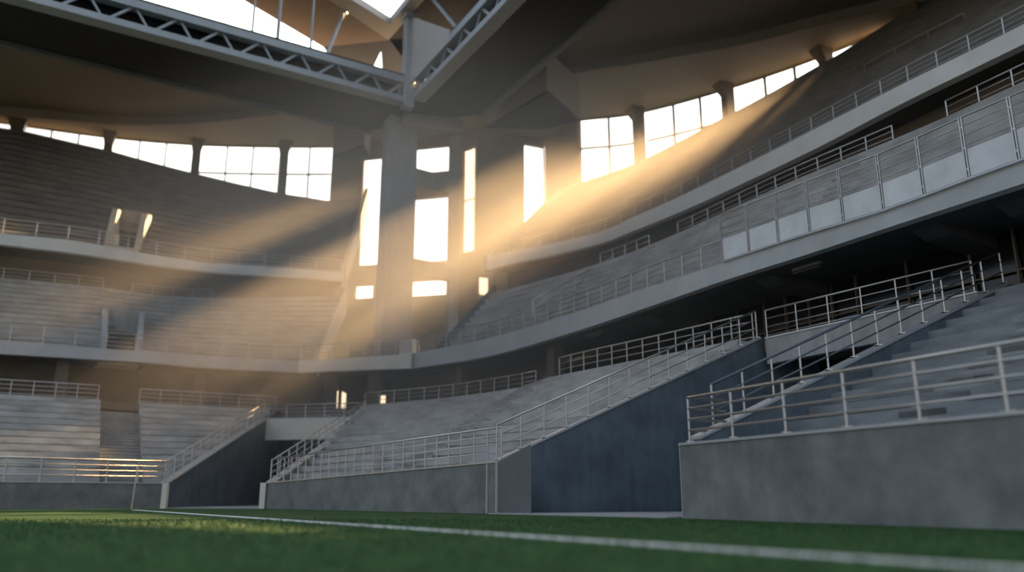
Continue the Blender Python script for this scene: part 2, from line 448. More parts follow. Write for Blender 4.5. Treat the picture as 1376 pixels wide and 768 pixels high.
put(terrace_mb(piece(frL, 0, fa, 20), piece(rearL, 0, ra, 20), .5, 5.45, 14, base=0), 'terrace', M_seat, ls)
put(terrace_mb(piece(frL, fb, 1, 16), piece(rearL, rb, 1, 16), .5, 5.45, 14, base=0), 'terrace', M_seat, ls)
put(terrace_mb(piece(frL, fa, fb, 3), piece(rearL, ra, rb, 3), .1, 4.9, 28, base=0), 'aisle_stair', M_conc, ls)

bP = onpl(1314, 393, R0, d_)
# ================================================================== CONCOURSE behind the lower stands
back = [nd(-60, 40.5), nd(-2, 40.5), nd(5.5, 38), nd(12.2, 27), nd(12.2, -9)]
bk = [nd((rearL[-1] - R0) @ n_, 40.4), nd(5.5, 37.9), nd(12.1, 27), nd(12.1, 3)]
cf = [(p, nd((p - R0) @ n_, 40.4)) for p in rearL[:-1]] + [(p, at_len(bk, length(bk) * (i + 1) / len(rearM))) for i, p in enumerate(rearM)] + [(flat(bP), nd(12.2, -.4))]
struct(MB().strip([[flat(a, 5.05), flat(b, 5.05), flat(b, 5.43), flat(a, 5.43)] for a, b in cf]).build('floor_concourse', M_conwall))
struct(loft_wall([back[0], back[1]], 0, 8.45, .3, d_).build('wall_concourse_far', M_conwall))
struct(loft_wall([back[2], back[3]], 0, 8.45, .3, n_).build('wall_concourse_corner', M_conwall))
struct(loft_wall([back[3], back[4]], 0, 5.45, .3, n_).build('wall_concourse_right', M_conwall))
# dark glazing along the right concourse
w1 = struct(MB().obox(nd(12.35, 9, 6.8), n_ * .03, d_ * 18, V(0, 0, 1.4)).build('window_1', M_dglass))
w1['label'] = 'long dark concourse glazing under the right balcony'
us = [1366, 1303, 1216, 1146, 1112, 1081, 1050, 1021, 985, 950]
for u in us:
    p = onpl(u, 345, nd(12.2, 0), n_); p = flat(p)
    MB().obox(p + V(0, 0, 6.75), n_ * .05, d_ * .035, V(0, 0, 1.35)).build('mullion', M_mull, w1)
for z in (6.75,):
    MB().obox(nd(12.2, 9, z), n_ * .035, d_ * 18, V(0, 0, .03)).build('transom', M_mull, w1)
# piers under the balcony
def pier_col(label, p, z0, z1, a, b, ax, ay, m=M_col, name='support_pier', grp=None):
    t = thing(name, label, 'pier', flat(p, z0), grp)
    MB().obox(flat(p, (z0 + z1) / 2), ax * a / 2, ay * b / 2, V(0, 0, (z1 - z0) / 2)).build('shaft', m, t, bevel=.03)
    MB().obox(flat(p, z0 + .1), ax * (a / 2 + .04), ay * (b / 2 + .04), V(0, 0, .1)).build('base', m, t)
    return t
PIERS = [(82, 'l', 'brown square pier behind the far left railing under the left balcony'),
         (272, 'l', 'brown square pier at the middle of the left concourse under the balcony'),
         (443, 'c', 'slim brown pier left of the dark doorway under the corner balcony'),
         (500, 'c', 'slim brown pier right of the dark doorway under the corner balcony'),
         (590, 'r', 'slim brown pier where corner balcony meets the right balcony'),
         (713, 'r', 'brown square pier behind the gap in the middle stand rear railings')]
# bridges over the passages
def bridge(label, a, b, zt, zb, out, m, depth=1.6):
    """a, b carry their own height in z relative to zt"""
    t = thing('footbridge', label, 'bridge', flat(a, zb)); e = b - a
    put(MB().prism([flat(a, zb), flat(a, zt), flat(a + out * .25, zt), flat(a + out * .25, zb)], e), 'edge_beam', m, t)
    put(MB().prism([flat(a, zb + .25) + out * .25, flat(a, zb + .6) + out * .25, flat(a + out * depth, zb + .6), flat(a + out * depth, zb + .25)], e), 'deck', M_und, t)
    A = flat(a, zt)
    put(MB().prism([A - out * .03, A + out * .28, A + out * .28 + V(0, 0, .05), A - out * .03 + V(0, 0, .05)], e), 'coping', M_cope, t)
    return t
bR0 = flat(onpl(1028, 452, Mb, n_)); bR1 = V(bP[0], bP[1], bP[2] - 5.45)
bridge('grey concrete footbridge spanning the passage between middle and right stands', bR0, bR1, 5.45, 4.62, n_, M_conc)
bdir = unit(flat(Nb - Lb)); bout = unit(V(-bdir[1], bdir[0], 0))
bridge('pale concrete footbridge over the corner passage at left of the middle stand', flat(Lb), flat(Nb), 4.72, 3.55, bout, M_pale)

# passage end walls
struct(loft_wall([flat(Lb) + bout * 3, flat(Nb) + bout * 3], 0, 5.0, .2, bout).build('wall_passage_corner', M_dark))
struct(loft_wall([flat(Mb) + n_ * 3.4 + d_ * .5, nd(11.6, -.5)], 0, 5.0, .2, n_).build('wall_passage_right', M_dark))

# ================================================================== LOWER RAILINGS
# right front railing
pl = lambda u, v: flat(onpl(u, v, R0, n_), zR + .05) + n_ * .1
posts = [pl(u, v) for u, v in [(922, 597), (980, 592), (1051, 586), (1133, 577), (1231, 568), (1349, 558)]]
st = unit(posts[-1] - posts[-2]) * np.linalg.norm(posts[-1] - posts[-2])
posts += [posts[-1] + st * k for k in range(1, 6)]
railing('four-bar steel railing on the nearest right front wall', [posts[0], posts[-1]], .93, 3, posts, r=.034, mr=.026, low=.25, pr=.028, ret=n_ * 1.0, plates=True)
# right raking railing
def rake_rail(label, a, b, za, zb, h=.92, sp=.9, mids=2, off=None, lead=0, **k):
    A = flat(a, za + .06) + off; B = flat(b, zb + .06) + off
    return railing(label, [A, B], h, mids, None, sp, low=.33, **k)
rake_rail('raking steel railing climbing the end wall of the nearest right stand', R0s + n_ * .5, Rb, 1.6 + .2, zRb, off=-d_ * .16, m=M_steeld, sp=.95, r=.034, mr=.022, pr=.026, plates=True)
rake_rail('raking steel railing climbing the dark end wall of the middle stand', M0 + n_ * .05, Mb, zM + .03, zMb, off=d_ * .15, sp=.78, r=.03, mr=.018, pr=.024, plates=True)
# middle stand front railing
mf = [flat(N0, zN + .05) + mout * .14, flat(M0, zM + .05) + mout * .14]
railing('long steel railing along the middle stand front wall above the pitch', mf, .90, 3, None, .62, r=.028, low=.24)
rake_rail('raking steel railing on the middle stand end wall beside the corner passage', N0, Nb, zN, 4.7, off=nin * .15, sp=.9, h=.85)
lf = [flat(L1, zL + .05) + lout * .14, flat(L0, zL + .05) + lout * .14]
railing('steel railing along the far left front wall, level above the pitch', lf, .86, 3, None, 1.15, r=.035, low=.24)
rake_rail('raking steel railing climbing the dark end wall of the left stand', L0, Lb, zL, 4.7, off=lin * .15, sp=.9, h=.85)
# bridges
railing('steel railing on the footbridge between middle and right stands', [flat(bR0, 5.5) + n_ * .1, bR1 + V(0, 0, 5.5) + n_ * .1 + d_ * .15], .92, 3, None, 1.1, r=.03, mr=.018, low=.08)
railing('low steel railing on the pale footbridge over the corner passage', [flat(Lb, 4.77) + bout * .1, flat(Nb, 4.77) + bout * .1], .72, 3, None, 1.1, low=.1)
# rear edges
rM = lambda a, b: [flat(p, 5.46) for p in piece(rearM, frac_at(rearM, a, 5.5), frac_at(rearM, b, 5.5), 14)]
railing('curved steel railing along the left part of the middle stand rear edge', rM(490, 720), .82, 3, None, 1.1, low=.15)
railing('steel railing along the right part of the middle stand rear edge', rM(752, 1022), .95, 3, None, .88, low=.15, r=.03)
rL = lambda a, b: [flat(p, 5.46) for p in piece(rearL, frac_at(rearL, a, 5.5), frac_at(rearL, b, 5.5), 14)]
railing('steel railing behind the left bank of the far left lower stand', [rL(0, 132)[0] * 1 + (rL(0, 132)[0] - rL(0, 132)[-1]) * .8] + rL(0, 132), .82, 3, None, 1.05, low=.15)
railing('steel railing behind the right bank of the far left lower stand', rL(186, 403), .82, 3, None, 1.05, low=.15)

# ================================================================== MIDDLE TIER
def z_at(p, u, v):      # height of a sighting above plan point p
    r = ray(u, v); return EYE[2] + r[2] * (np.linalg.norm(flat(p)) / np.linalg.norm(flat(r)))
def edge_curve(rows, zb, N, ext0=0, ext1=0):
    """rows of (u, v lower edge, v upper edge); returns plan curve and upper heights"""
    P = [flat(onz(u, vb, zb)) for u, vb, vt in rows]; T = [z_at(p, u, vt) for p, (u, vb, vt) in zip(P, rows)]
    Q = [V(p[0], p[1], t) for p, t in zip(P, T)]
    if ext0: e = Q[0] + unit(flat(Q[0] - Q[1])) * ext0; Q = [e] + Q
    if ext1: e = Q[-1] + unit(flat(Q[-1] - Q[-2])) * ext1; Q = Q + [e]
    R = resample(Q, N)
    return [flat(p) for p in R], [p[2] for p in R]
def plan(rows, z, N, ext0=0, ext1=0):
    Q = [flat(onz(u, v, z)) for u, v in rows]
    if ext0: Q = [Q[0] + unit(Q[0] - Q[1]) * ext0] + Q
    if ext1: Q = Q + [Q[-1] + unit(Q[-1] - Q[-2]) * ext1]
    return resample(Q, N)
def off(c, v): return [p + v for p in c]
def rise(c, T): return [flat(p, t) for p, t in zip(c, T)]
def on_line(u, P, dr):   # plan point sighted in direction u on the line P + t*dr
    return flat(onpl(u, 300, flat(P), unit(V(dr[1], -dr[0], 0))))
def zip_piece(c, T, s0, s1, N=24): return piece(rise(c, T), s0, s1, N)

# ---- right
fmr, tmr = edge_curve([(552, 495, 475), (653, 479, 455), (760, 449, 424), (860, 416, 390), (969, 378, 354), (1083, 342, 317), (1204, 302, 280), (1376, 246, 217)], 8.0, 66, ext1=12)
mr = thing('balcony_tier', 'long right middle balcony tier with steel and panel balustrades above the dark glazing', 'stand', flat(fmr[30], 8))
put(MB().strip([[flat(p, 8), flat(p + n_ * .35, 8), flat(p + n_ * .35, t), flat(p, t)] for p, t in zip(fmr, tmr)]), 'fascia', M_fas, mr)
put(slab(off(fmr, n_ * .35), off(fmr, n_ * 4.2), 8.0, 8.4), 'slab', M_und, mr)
rmr = plan([(665, 392), (806, 353), (912, 313), (1050, 250), (1200, 188), (1273, 157), (1376, 110)], 12.5, 66, ext1=12)
s = frac_at(fmr, 566, 8.8)
fr2 = piece(off(fmr, n_ * .9), s, 1, 66)
put(terrace_mb(fr2, rmr, 8.25, 12.4, 12, drop=.22), 'terrace', M_seat, mr)
for u in (1150, 880):
    s = frac_at(rmr, u, 12.5); put(aisle_mb(fr2, rmr, s - .012, s + .012, 8.25, 12.4, 24, .05), 'aisle_stair', M_conc, mr)
a, b = fr2[0], rmr[0]
put(MB().prism([flat(a, 7.9), flat(b, 11.2), flat(b, 13.0), flat(a, 9.2)], unit(np.cross(Z3, b - a)) * .25), 'end_wall', M_dark, mr)
s_ = frac_at(fmr, 800, 8)
for u, in [(1352,), (1230,), (1010,), (850,)]:       # downstand haunches below the slab
    q = at_len(fmr, length(fmr) * frac_at(fmr, u, 8)) + n_ * .9
    put(MB().prism([flat(q, 8.0), flat(q + n_ * 2.6, 8.0), flat(q + n_ * 2.6, 7.55), flat(q + n_ * .6, 7.75)], d_ * .9), 'haunch', M_und, mr)
# ---- left
fml, tml = edge_curve([(0, 475, 457), (100, 481, 465), (200, 487, 472), (278, 494, 478), (404, 500, 485)], 8.0, 50, ext0=14)
ml = thing('balcony_tier', 'far left middle balcony tier with a dark stair opening behind its railing', 'stand', flat(fml[25], 8))
put(MB().strip([[flat(p, 8), flat(p + d_ * .35, 8), flat(p + d_ * .35, t), flat(p, t)] for p, t in zip(fml, tml)]), 'fascia', M_fas, ml)
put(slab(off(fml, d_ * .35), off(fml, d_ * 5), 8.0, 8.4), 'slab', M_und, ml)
rml = plan([(0, 372), (137, 385), (176, 391), (280, 399), (464, 396)], 13.5, 60, ext0=14)
fl2 = resample(off(fml, d_ * .9) + [flat(onz(430, 500, 8)) + d_ * .9], 60)
def terrace_with_opening(parent, fr, re, z0, z1, rows, ua, ub, k, zc, wallm):
    a0, a1 = frac_at(fr, ua, zc), frac_at(fr, ub, zc); b0, b1 = frac_at(re, ua, z1), frac_at(re, ub, z1)
    put(terrace_mb(piece(fr, 0, a0, 24), piece(re, 0, b0, 24), z0, z1, rows, drop=.22), 'terrace', M_seat, parent)
    put(terrace_mb(piece(fr, a1, 1, 24), piece(re, b1, 1, 24), z0, z1, rows, drop=.22), 'terrace', M_seat, parent)
    fm, rm_ = piece(fr, a0, a1, 4), piece(re, b0, b1, 4)
    put(terrace_mb(fm, rm_, z0, z1, rows, drop=.2, t0=k), 'terrace', M_seat, parent)
    zk = lerp(z0, z1, k)
    # cheek walls either side and lintel over the opening
    for p, q, sg in ((fm[0], rm_[0], 1), (fm[-1], rm_[-1], -1)):
        w = unit(fm[-1] - fm[0]) * .3 * sg
        e = lerp(p, q, min(1, k + .05))
        put(MB().prism([flat(p, z0 - .1), flat(e, z0 - .1), flat(e, zk + 1.2), flat(lerp(p, q, k * .6), zk + .8), flat(p, z0 + 1.2)], w), 'cheek_wall', wallm, parent)
    p0, p1 = lerp(fm[0], rm_[0], k), lerp(fm[-1], rm_[-1], k)
    out = unit(flat(rm_[0] - fm[0]))
    put(MB().prism([flat(p0, zk - .2), flat(p1, zk - .2), flat(p1, zk + 1.1), flat(p0, zk + 1.1)], out * .25), 'lintel', M_conc, parent)
    q0, q1 = p0 + out * 2.2, p1 + out * 2.2
    put(MB().prism([flat(q0, z0 - .3), flat(q1, z0 - .3), flat(q1, zk + .6), flat(q0, zk + .6)], out * .2), 'back_panel', M_und, parent)
    put(MB().prism([flat(fm[0], z0 - .3), flat(fm[-1], z0 - .3), flat(q1, z0 - .3), flat(q0, z0 - .3)], V(0, 0, .25)), 'threshold', M_pale, parent)
terrace_with_opening(ml, fl2, rml, 8.25, 13.4, 14, 136, 193, .43, 9.5, M_fas)
a, b = fl2[-1], rml[-1]
put(MB().prism([flat(a, 7.9), flat(b, 12.2), flat(b, 14.2), flat(a, 9.3)], unit(np.cross(b - a, Z3)) * .25), 'end_wall', M_pale, ml)
# ---- corner
c0, c1 = flat(onz(401, 500, 7.95)), flat(onz(552, 494.5, 7.95)); cdir = unit(c1 - c0); cin = V(-cdir[1], cdir[0], 0)
cb = thing('corner_balcony', 'pale straight corner balcony in front of the tall corner column', 'balcony', flat((c0 + c1) / 2, 7.95))
tz0, tz1 = z_at(c0, 401, 484.5), z_at(c1, 552, 475)
put(MB().prism([flat(c0, 7.95), flat(c1, 7.95), flat(c1, tz1), flat(c0, tz0)], cin * .35), 'fascia', M_pale, cb)
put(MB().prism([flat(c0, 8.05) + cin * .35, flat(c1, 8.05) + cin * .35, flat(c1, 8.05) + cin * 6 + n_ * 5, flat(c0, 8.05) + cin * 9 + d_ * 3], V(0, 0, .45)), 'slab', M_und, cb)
put(MB().prism([flat(c1, tz1) + cin * .3 - cdir * 0.9, flat(c1, tz1) + cin * .3, flat(c1, tz1) + cin * .9, flat(c1, tz1) + cin * .9 - cdir * .9], V(0, 0, 1.0)), 'corner_block', M_pale, cb)

for u, wh, lab in PIERS:
    if wh == 'l': p = at_len(fml, length(fml) * frac_at(fml, u, 7)) + d_ * 1.6
    elif wh == 'c': p = on_line(u, c0, cdir) + cin * 1.5
    else: p = at_len(fmr, length(fmr) * frac_at(fmr, u, 7)) + n_ * 1.5
    pier_col(lab, p, 5.43, 8.0, .7, .7, n_, d_, M_conwall)
# ---- middle tier balustrades
L = length(fmr); sA, sB = frac_at(fmr, 560, 9), frac_at(fmr, 966, 9)
railing('steel railing along the right balcony between the corner and the panelled balustrade', off(zip_piece(fmr, tmr, sA, sB), n_ * .12), .92, 3, None, 1.15, r=.03, mr=.018, low=.2)
railing('steel railing along the far left middle balcony', off(zip_piece(fml, tml, 0, 1), d_ * .12), .95, 3, None, 1.6, r=.035, low=.2)
railing('steel railing on the pale corner balcony', [flat(c0, tz0) + cin * .12, flat(c1, tz1) + cin * .12], .95, 3, None, 1.0, r=.035, low=.2)
railing('short low railing behind the right balcony seats nearest the corner', [flat(p, 12.42) for p in piece(rmr, frac_at(rmr, 806, 12.5), frac_at(rmr, 872, 12.5), 6)], .6, 1, None, 1.0, r=.035)
railing('long low railing behind the right balcony seats, ending beside a dark gap', [flat(p, 12.42) for p in piece(rmr, frac_at(rmr, 912, 12.5), frac_at(rmr, 1200, 12.5), 16)], .62, 2, None, 1.05, r=.03, low=.2)
railing('low railing behind the right balcony seats, top right above the panelled balustrade', [flat(p, 12.42) for p in piece(rmr, frac_at(rmr, 1273, 12.5), 1, 8)], .65, 2, None, 1.1, r=.03, low=.2)
railing('low railing behind the left bank of the far left balcony', [flat(p, 13.42) for p in piece(rml, .05, frac_at(rml, 138, 13.5), 10)], .65, 2, None, 1.4, r=.035, low=.2)
railing('low railing behind the right bank of the far left balcony', [flat(p, 13.42) for p in piece(rml, frac_at(rml, 177, 13.5), frac_at(rml, 285, 13.5), 10)], .6, 2, None, 1.2, r=.035, low=.2)
hp = [onz(716, 424, 9.0), onz(770, 394, 10.8), onz(824, 364, 12.3)]
railing('raking handrail climbing the aisle of the right balcony seats', hp, .8, 1, None, 1.4, r=.035)
# panelled balustrade
sA = frac_at(fmr, 969, 10); pts = [frac_at(fmr, u, 10.3) for u in (969, 1004, 1043, 1085, 1130, 1179, 1233, 1292, 1359)]
pts += [pts[-1] + (pts[-1] - pts[-2]) * k for k in (1.05, 2.1, 3.2, 4.3)]
pts = [p for p in pts if p <= 1]
H_ = 1.78
base = [at_len(rise(fmr, tmr), L * s) - n_ * .07 for s in pts]
pb = thing('panelled_balustrade', 'tall balustrade of grey solid panels under four steel rails on the right balcony', 'railing', base[0])
up = V(0, 0, 1)
put(MB().tube([p + up * H_ for p in base], .03), 'top_rail', M_steel, pb, smooth=True)
for z in (.98, 1.26, 1.53): put(MB().tube([p + up * z for p in base], .016), 'rail', M_steel, pb, smooth=True)
put(MB().strip([[p + n_ * -.03, p + n_ * .04, p + n_ * .04 + up * .06, p - n_ * .03 + up * .06] for p in base]), 'bottom_rail', M_cope, pb)
for i, p in enumerate(base):
    dd = unit(flat(base[min(i + 1, len(base) - 1)] - base[max(0, i - 1)]))
    b_ = MB()
    for sg in (-1, 1): b_.obox(p + up * H_ / 2 + dd * .035 * sg, n_ * .03, dd * .014, up * H_ / 2)
    for z in (.3, .9, 1.5): b_.obox(p + up * z, n_ * .012, dd * .04, up * .03)
    put(b_, 'post', M_steel, pb)
for p, q in zip(base, base[1:]):
    dd = unit(q - p)
    put(MB().prism([p + dd * .06 + up * .08, q - dd * .06 + up * .08, q - dd * .06 + up * .84, p + dd * .06 + up * .84], n_ * .025), 'panel', M_panel, pb)

# ================================================================== UPPER TIER
# window wall plans (window heads at 28 m)
wl = plan([(0, 163), (146, 183), (264, 193), (380, 196), (447, 196)], 28, 60, ext0=10)
wr = plan([(775, 160), (857, 150), (975, 118), (1107, 72), (1230, 18)], 28, 66, ext1=18)
def sill(curve, obs):
    """sill heights along a window wall from sightings (u, v)"""
    S_ = []; L = length(curve)
    for u, v in obs:
        s = frac_at(curve, u, 26); S_.append((s, z_at(at_len(curve, L * s), u, v)))
    S_.sort()
    def f(s):
        if s <= S_[0][0]: return S_[0][1]
        for (a, za), (b, zb) in zip(S_, S_[1:]):
            if s <= b: return lerp(za, zb, (s - a) / max(1e-6, b - a))
        return S_[-1][1]
    return f
sl = sill(wl, [(0, 176), (30, 180), (146, 206), (264, 236), (380, 262), (447, 272)])
sr = sill(wr, [(775, 253), (857, 225), (975, 165), (1107, 95), (1230, 22)])
zl = [sl(i / 59) for i in range(60)]; zr = [sr(i / 65) for i in range(66)]
Q0 = wl[-1]
F1d = unit(V(.97, -.23, 0))
Q1 = on_line(618, Q0, F1d); F2d = unit(V(.77, -.64, 0)); Q2 = on_line(640, Q1, F2d)
Q4 = wr[0]; Q3 = on_line(733, Q2, n_)

# ---- left upper
fuL, tuL = edge_curve([(0, 328, 312.5), (100, 340, 323), (200, 355, 341), (292, 366, 354), (380, 371, 360), (462, 376.5, 366.5)], 15.0, 50, ext0=12)
ul = thing('upper_tier', 'far left upper seating tier rising to the strip windows, stair opening near its front', 'stand', flat(fuL[25], 15))
put(MB().strip([[flat(p, 15), flat(p + d_ * .4, 15), flat(p + d_ * .4, t), flat(p, t)] for p, t in zip(fuL, tuL)]), 'fascia', M_fasu, ul)
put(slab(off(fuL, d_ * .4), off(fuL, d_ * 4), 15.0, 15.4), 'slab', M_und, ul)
sx = frac_at(fuL, 293, 15)
e = zip_piece(fuL, tuL, sx, 1, 6)
put(MB().strip([[flat(p, 14.95) - d_ * .12, flat(p, 14.95) - d_ * .003, p + V(0, 0, .03) - d_ * .003, p + V(0, 0, .03) - d_ * .12] for p in e]), 'end_fascia', M_fasu, ul)
reL = wl[:-1] + [Q0, on_line(488, Q0, F1d)]; reL = resample(reL, 60)
frL2 = off(resample(fuL, 60), d_ * .7)
zrl = []
for i, p in enumerate(reL):
    u_, _ = proj(flat(p, 24)); s = frac_at(wl, u_, 24) if u_ < 446 else 1; zrl.append(sl(s))
def terr_var(fr, re, z0, z1s, rows, drop=1.0, **k): return terrace_mb(fr, re, z0, z1s, rows, drop=drop, **k)
fL = resample(frL2, 60)
def tw_open_var(parent, fr, re, z0, z1s, rows, ua, ub, k, zc):
    a0, a1 = frac_at(fr, ua, zc), frac_at(fr, ub, zc)
    N = len(fr)
    def pc(s0, s1, M): 
        zz = [float(np.interp(lerp(s0, s1, i / (M - 1)), np.linspace(0, 1, N), z1s)) for i in range(M)]
        return piece(fr, s0, s1, M), piece(re, s0, s1, M), zz
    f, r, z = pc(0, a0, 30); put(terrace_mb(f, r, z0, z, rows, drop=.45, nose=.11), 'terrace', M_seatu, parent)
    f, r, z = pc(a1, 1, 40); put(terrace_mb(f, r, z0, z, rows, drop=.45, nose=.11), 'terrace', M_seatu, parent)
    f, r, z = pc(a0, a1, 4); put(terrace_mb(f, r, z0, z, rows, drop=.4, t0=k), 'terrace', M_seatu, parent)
    out = unit(flat(r[0] - f[0]))
    zk = lerp(z0, z[0], k)
    for p, q, sg in ((f[0], r[0], 1), (f[-1], r[-1], -1)):
        w = unit(f[-1] - f[0]) * .35 * sg; e = lerp(p, q, k + .03); ze = zk + 1.3
        put(MB().prism([flat(p, z0 - .1), flat(e, z0 - .1), flat(e, ze), flat(lerp(p, q, k * .5), zk + .9), flat(lerp(p, q, .03), z0 + 1.4), flat(p, z0 + .6)], w), 'cheek_wall', M_pale, parent)
    p0, p1 = lerp(f[0], r[0], k), lerp(f[-1], r[-1], k)
    put(MB().prism([flat(p0, zk - .05), flat(p1, zk - .05), flat(p1, zk + 1.35), flat(p0, zk + 1.35)], out * .25), 'lintel', M_conc, parent)
    q0, q1 = p0 + out * 2, p1 + out * 2
    put(MB().prism([flat(q0, z0 - .3), flat(q1, z0 - .3), flat(q1, zk + .6), flat(q0, zk + .6)], out * .2), 'back_panel', M_und, parent)
    put(MB().prism([flat(f[0], z0) , flat(f[-1], z0), flat(f[-1], z0 + .62), flat(f[0], z0 + .62)], out * .2), 'threshold', M_pale, parent)
tw_open_var(ul, fL, reL, 15.5, zrl, 17, 141, 189, .24, 17)
a, b = fL[-1], reL[-1]
put(MB().prism([flat(a, 14.6), flat(b, zrl[-1] - 1.5), flat(b, zrl[-1] + .9), flat(a, 16.3)], unit(np.cross(b - a, Z3)) * .3), 'end_wall', M_pale, ul)
railing('steel railing along the front of the far left upper tier', off(zip_piece(fuL, tuL, .0, .995, 30), d_ * .15), .95, 3, None, 1.75, r=.035, low=.2)

# ---- right upper
fuR, tuR = edge_curve([(653, 362, 344), (792, 331, 315), (854, 309, 290.5), (920, 282, 261), (988, 251, 228), (1093, 201, 175), (1218, 136, 111), (1376, 59, 33)], 15.0, 66, ext1=12)
ur = thing('upper_tier', 'right upper seating tier sweeping up beneath the sunlit strip windows', 'stand', flat(fuR[30], 15))
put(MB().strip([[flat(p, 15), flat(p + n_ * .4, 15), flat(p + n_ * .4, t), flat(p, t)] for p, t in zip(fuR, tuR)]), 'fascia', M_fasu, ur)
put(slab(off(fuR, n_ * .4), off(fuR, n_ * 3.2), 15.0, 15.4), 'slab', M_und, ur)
fR = off(fuR, n_ * .7)
wr2 = [wr[0] + unit(wr[0] - wr[1]) * .8] + wr; wr2 = resample(wr2, 66)
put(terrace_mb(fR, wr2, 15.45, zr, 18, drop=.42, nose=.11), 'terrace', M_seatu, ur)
a, b = fR[0], wr2[0]
put(MB().prism([flat(a, 14.3), flat(b, zr[0] - 1.5), flat(b, zr[0] + .7), flat(a, 16.2)], unit(np.cross(Z3, b - a)) * .3), 'end_wall', M_conc, ur)
put(MB().prism([flat(fuR[0], 14.95) - d_ * .05, flat(fuR[0], 14.95) + n_ * 1.1, flat(fuR[0], 14.95) + n_ * 1.1 + d_ * .5, flat(fuR[0], 14.95) + d_ * .5], V(0, 0, 1.1)), 'end_block', M_fas, ur)
railing('steel railing along the front of the right upper tier', off(zip_piece(fuR, tuR, .01, 1, 30), n_ * .15), .72, 3, None, 1.25, r=.03, mr=.018, low=.15)
mid = [flat(lerp(a, b, .42), lerp(15.45, z, .42) + .1) for a, b, z in zip(fR, wr2, zr)]
railing('faint railing half way up the right upper tier seats', piece(mid, frac_at(mid, 1165, 20), frac_at(mid, 1300, 20), 10), .8, 2, None, 1.6, r=.03)
s = .62
put(aisle_mb(fR, wr2, s - .01, s + .01, 15.45, zr[37], 36, .06), 'aisle_stair', M_conc, ur)

# galleries behind the middle tier, under the upper tier
gr = off(resample(fuR, 66), n_ * 1.6); gl_ = off(resample(fuL, 60), d_ * 2.6)
struct(slab(rmr, gr, 12.0, 12.42).build('floor_gallery_right', M_conwall)); struct(loft_wall(gr, 12.3, 15.2, .3, n_).build('wall_gallery_right', M_conwall))
struct(slab(rml, gl_, 13.0, 13.42).build('floor_gallery_left', M_conwall)); struct(loft_wall(gl_, 13.3, 15.3, .3, d_).build('wall_gallery_left', M_conwall))
# ================================================================== WINDOW WALLS
struct(loft_wall(wl, [z - 3.2 for z in zl], [z + .12 for z in zl], .35, d_).build('wall_left', M_back))
struct(loft_wall(wr, [z - 3.2 for z in zr], [z + .12 for z in zr], .35, n_).build('wall_right', M_back))
struct(loft_wall(wl, 27.97, 28.8, .35, d_).build('wall_left_head', M_back))
struct(loft_wall(wr, 27.97, 28.8, .35, n_).build('wall_right_head', M_back))
wn = [1]
def strip_window(curve, sf, u0, u1, out, label, nm=2, gl=None):
    s0, s1 = frac_at(curve, u0, 27), frac_at(curve, u1, 27)
    wn[0] += 1
    N = 7; pts = piece(curve, s0, s1, N); ss = [lerp(s0, s1, i / (N - 1)) for i in range(N)]; o = out * .15
    w = thing('window_%d' % wn[0], label, 'window', flat(pts[0], sf(ss[0])))
    del w['category']; w['kind'] = 'structure'
    zt = [min(27.9, max(sf(q) + .1, 0)) for q in ss]
    g_mb = MB(); vs = []; fs = []
    for p, z in zip(pts, zt): vs += [flat(p, z) + o, flat(p, 28) + o]
    for i in range(N - 1): fs.append((2 * i, 2 * i + 2, 2 * i + 3, 2 * i + 1))
    g_mb.add(vs, fs); put(g_mb, 'pane', gl or M_glass, w)
    for k in range(1, nm + 1):
        s = lerp(s0, s1, k / (nm + 1)); p = at_len(curve, length(curve) * s) + o
        if 28 - sf(s) > .3: put(MB().beam(flat(p, sf(s)), flat(p, 28), .17, .12, n_), 'mullion', M_mull, w)
    if min(zt) < 25.3:
        q = [flat(p, 25.6) + o for p, z in zip(pts, zt) if z < 25.6]
        if len(q) > 1: put(MB().tube(q, .085, 6), 'transom', M_mull, w)
    for z, nme in ((27.95, 'head_frame'),): put(MB().tube([flat(p, z) + o for p in pts], .07, 6), nme, M_mull, w)
    return w
for i, (a, b) in enumerate([(-60, 14), (30, 140), (151, 258), (269, 375), (386, 447)]):
    strip_window(wl, sl, a, b, d_, ['strip window at the far left end under the roof', 'thin strip window second from left under the roof', 'strip window third from left under the roof', 'tall strip window left of the last left bay', 'tall window nearest the corner on the left'][i], nm=[2, 2, 2, 2, 1][i])
for i, (a, b) in enumerate([(775, 857), (867, 975), (988, 1107), (1122, 1230), (1254, 1420)]):
    strip_window(wr, sr, a, b, n_, ['tall window nearest the corner on the right', 'glowing window second from the corner on the right', 'glowing window third from the corner on the right', 'thin glowing window fourth from the corner on the right', 'sliver of glowing window at the top right'][i], nm=[1, 2, 2, 2, 3][i])
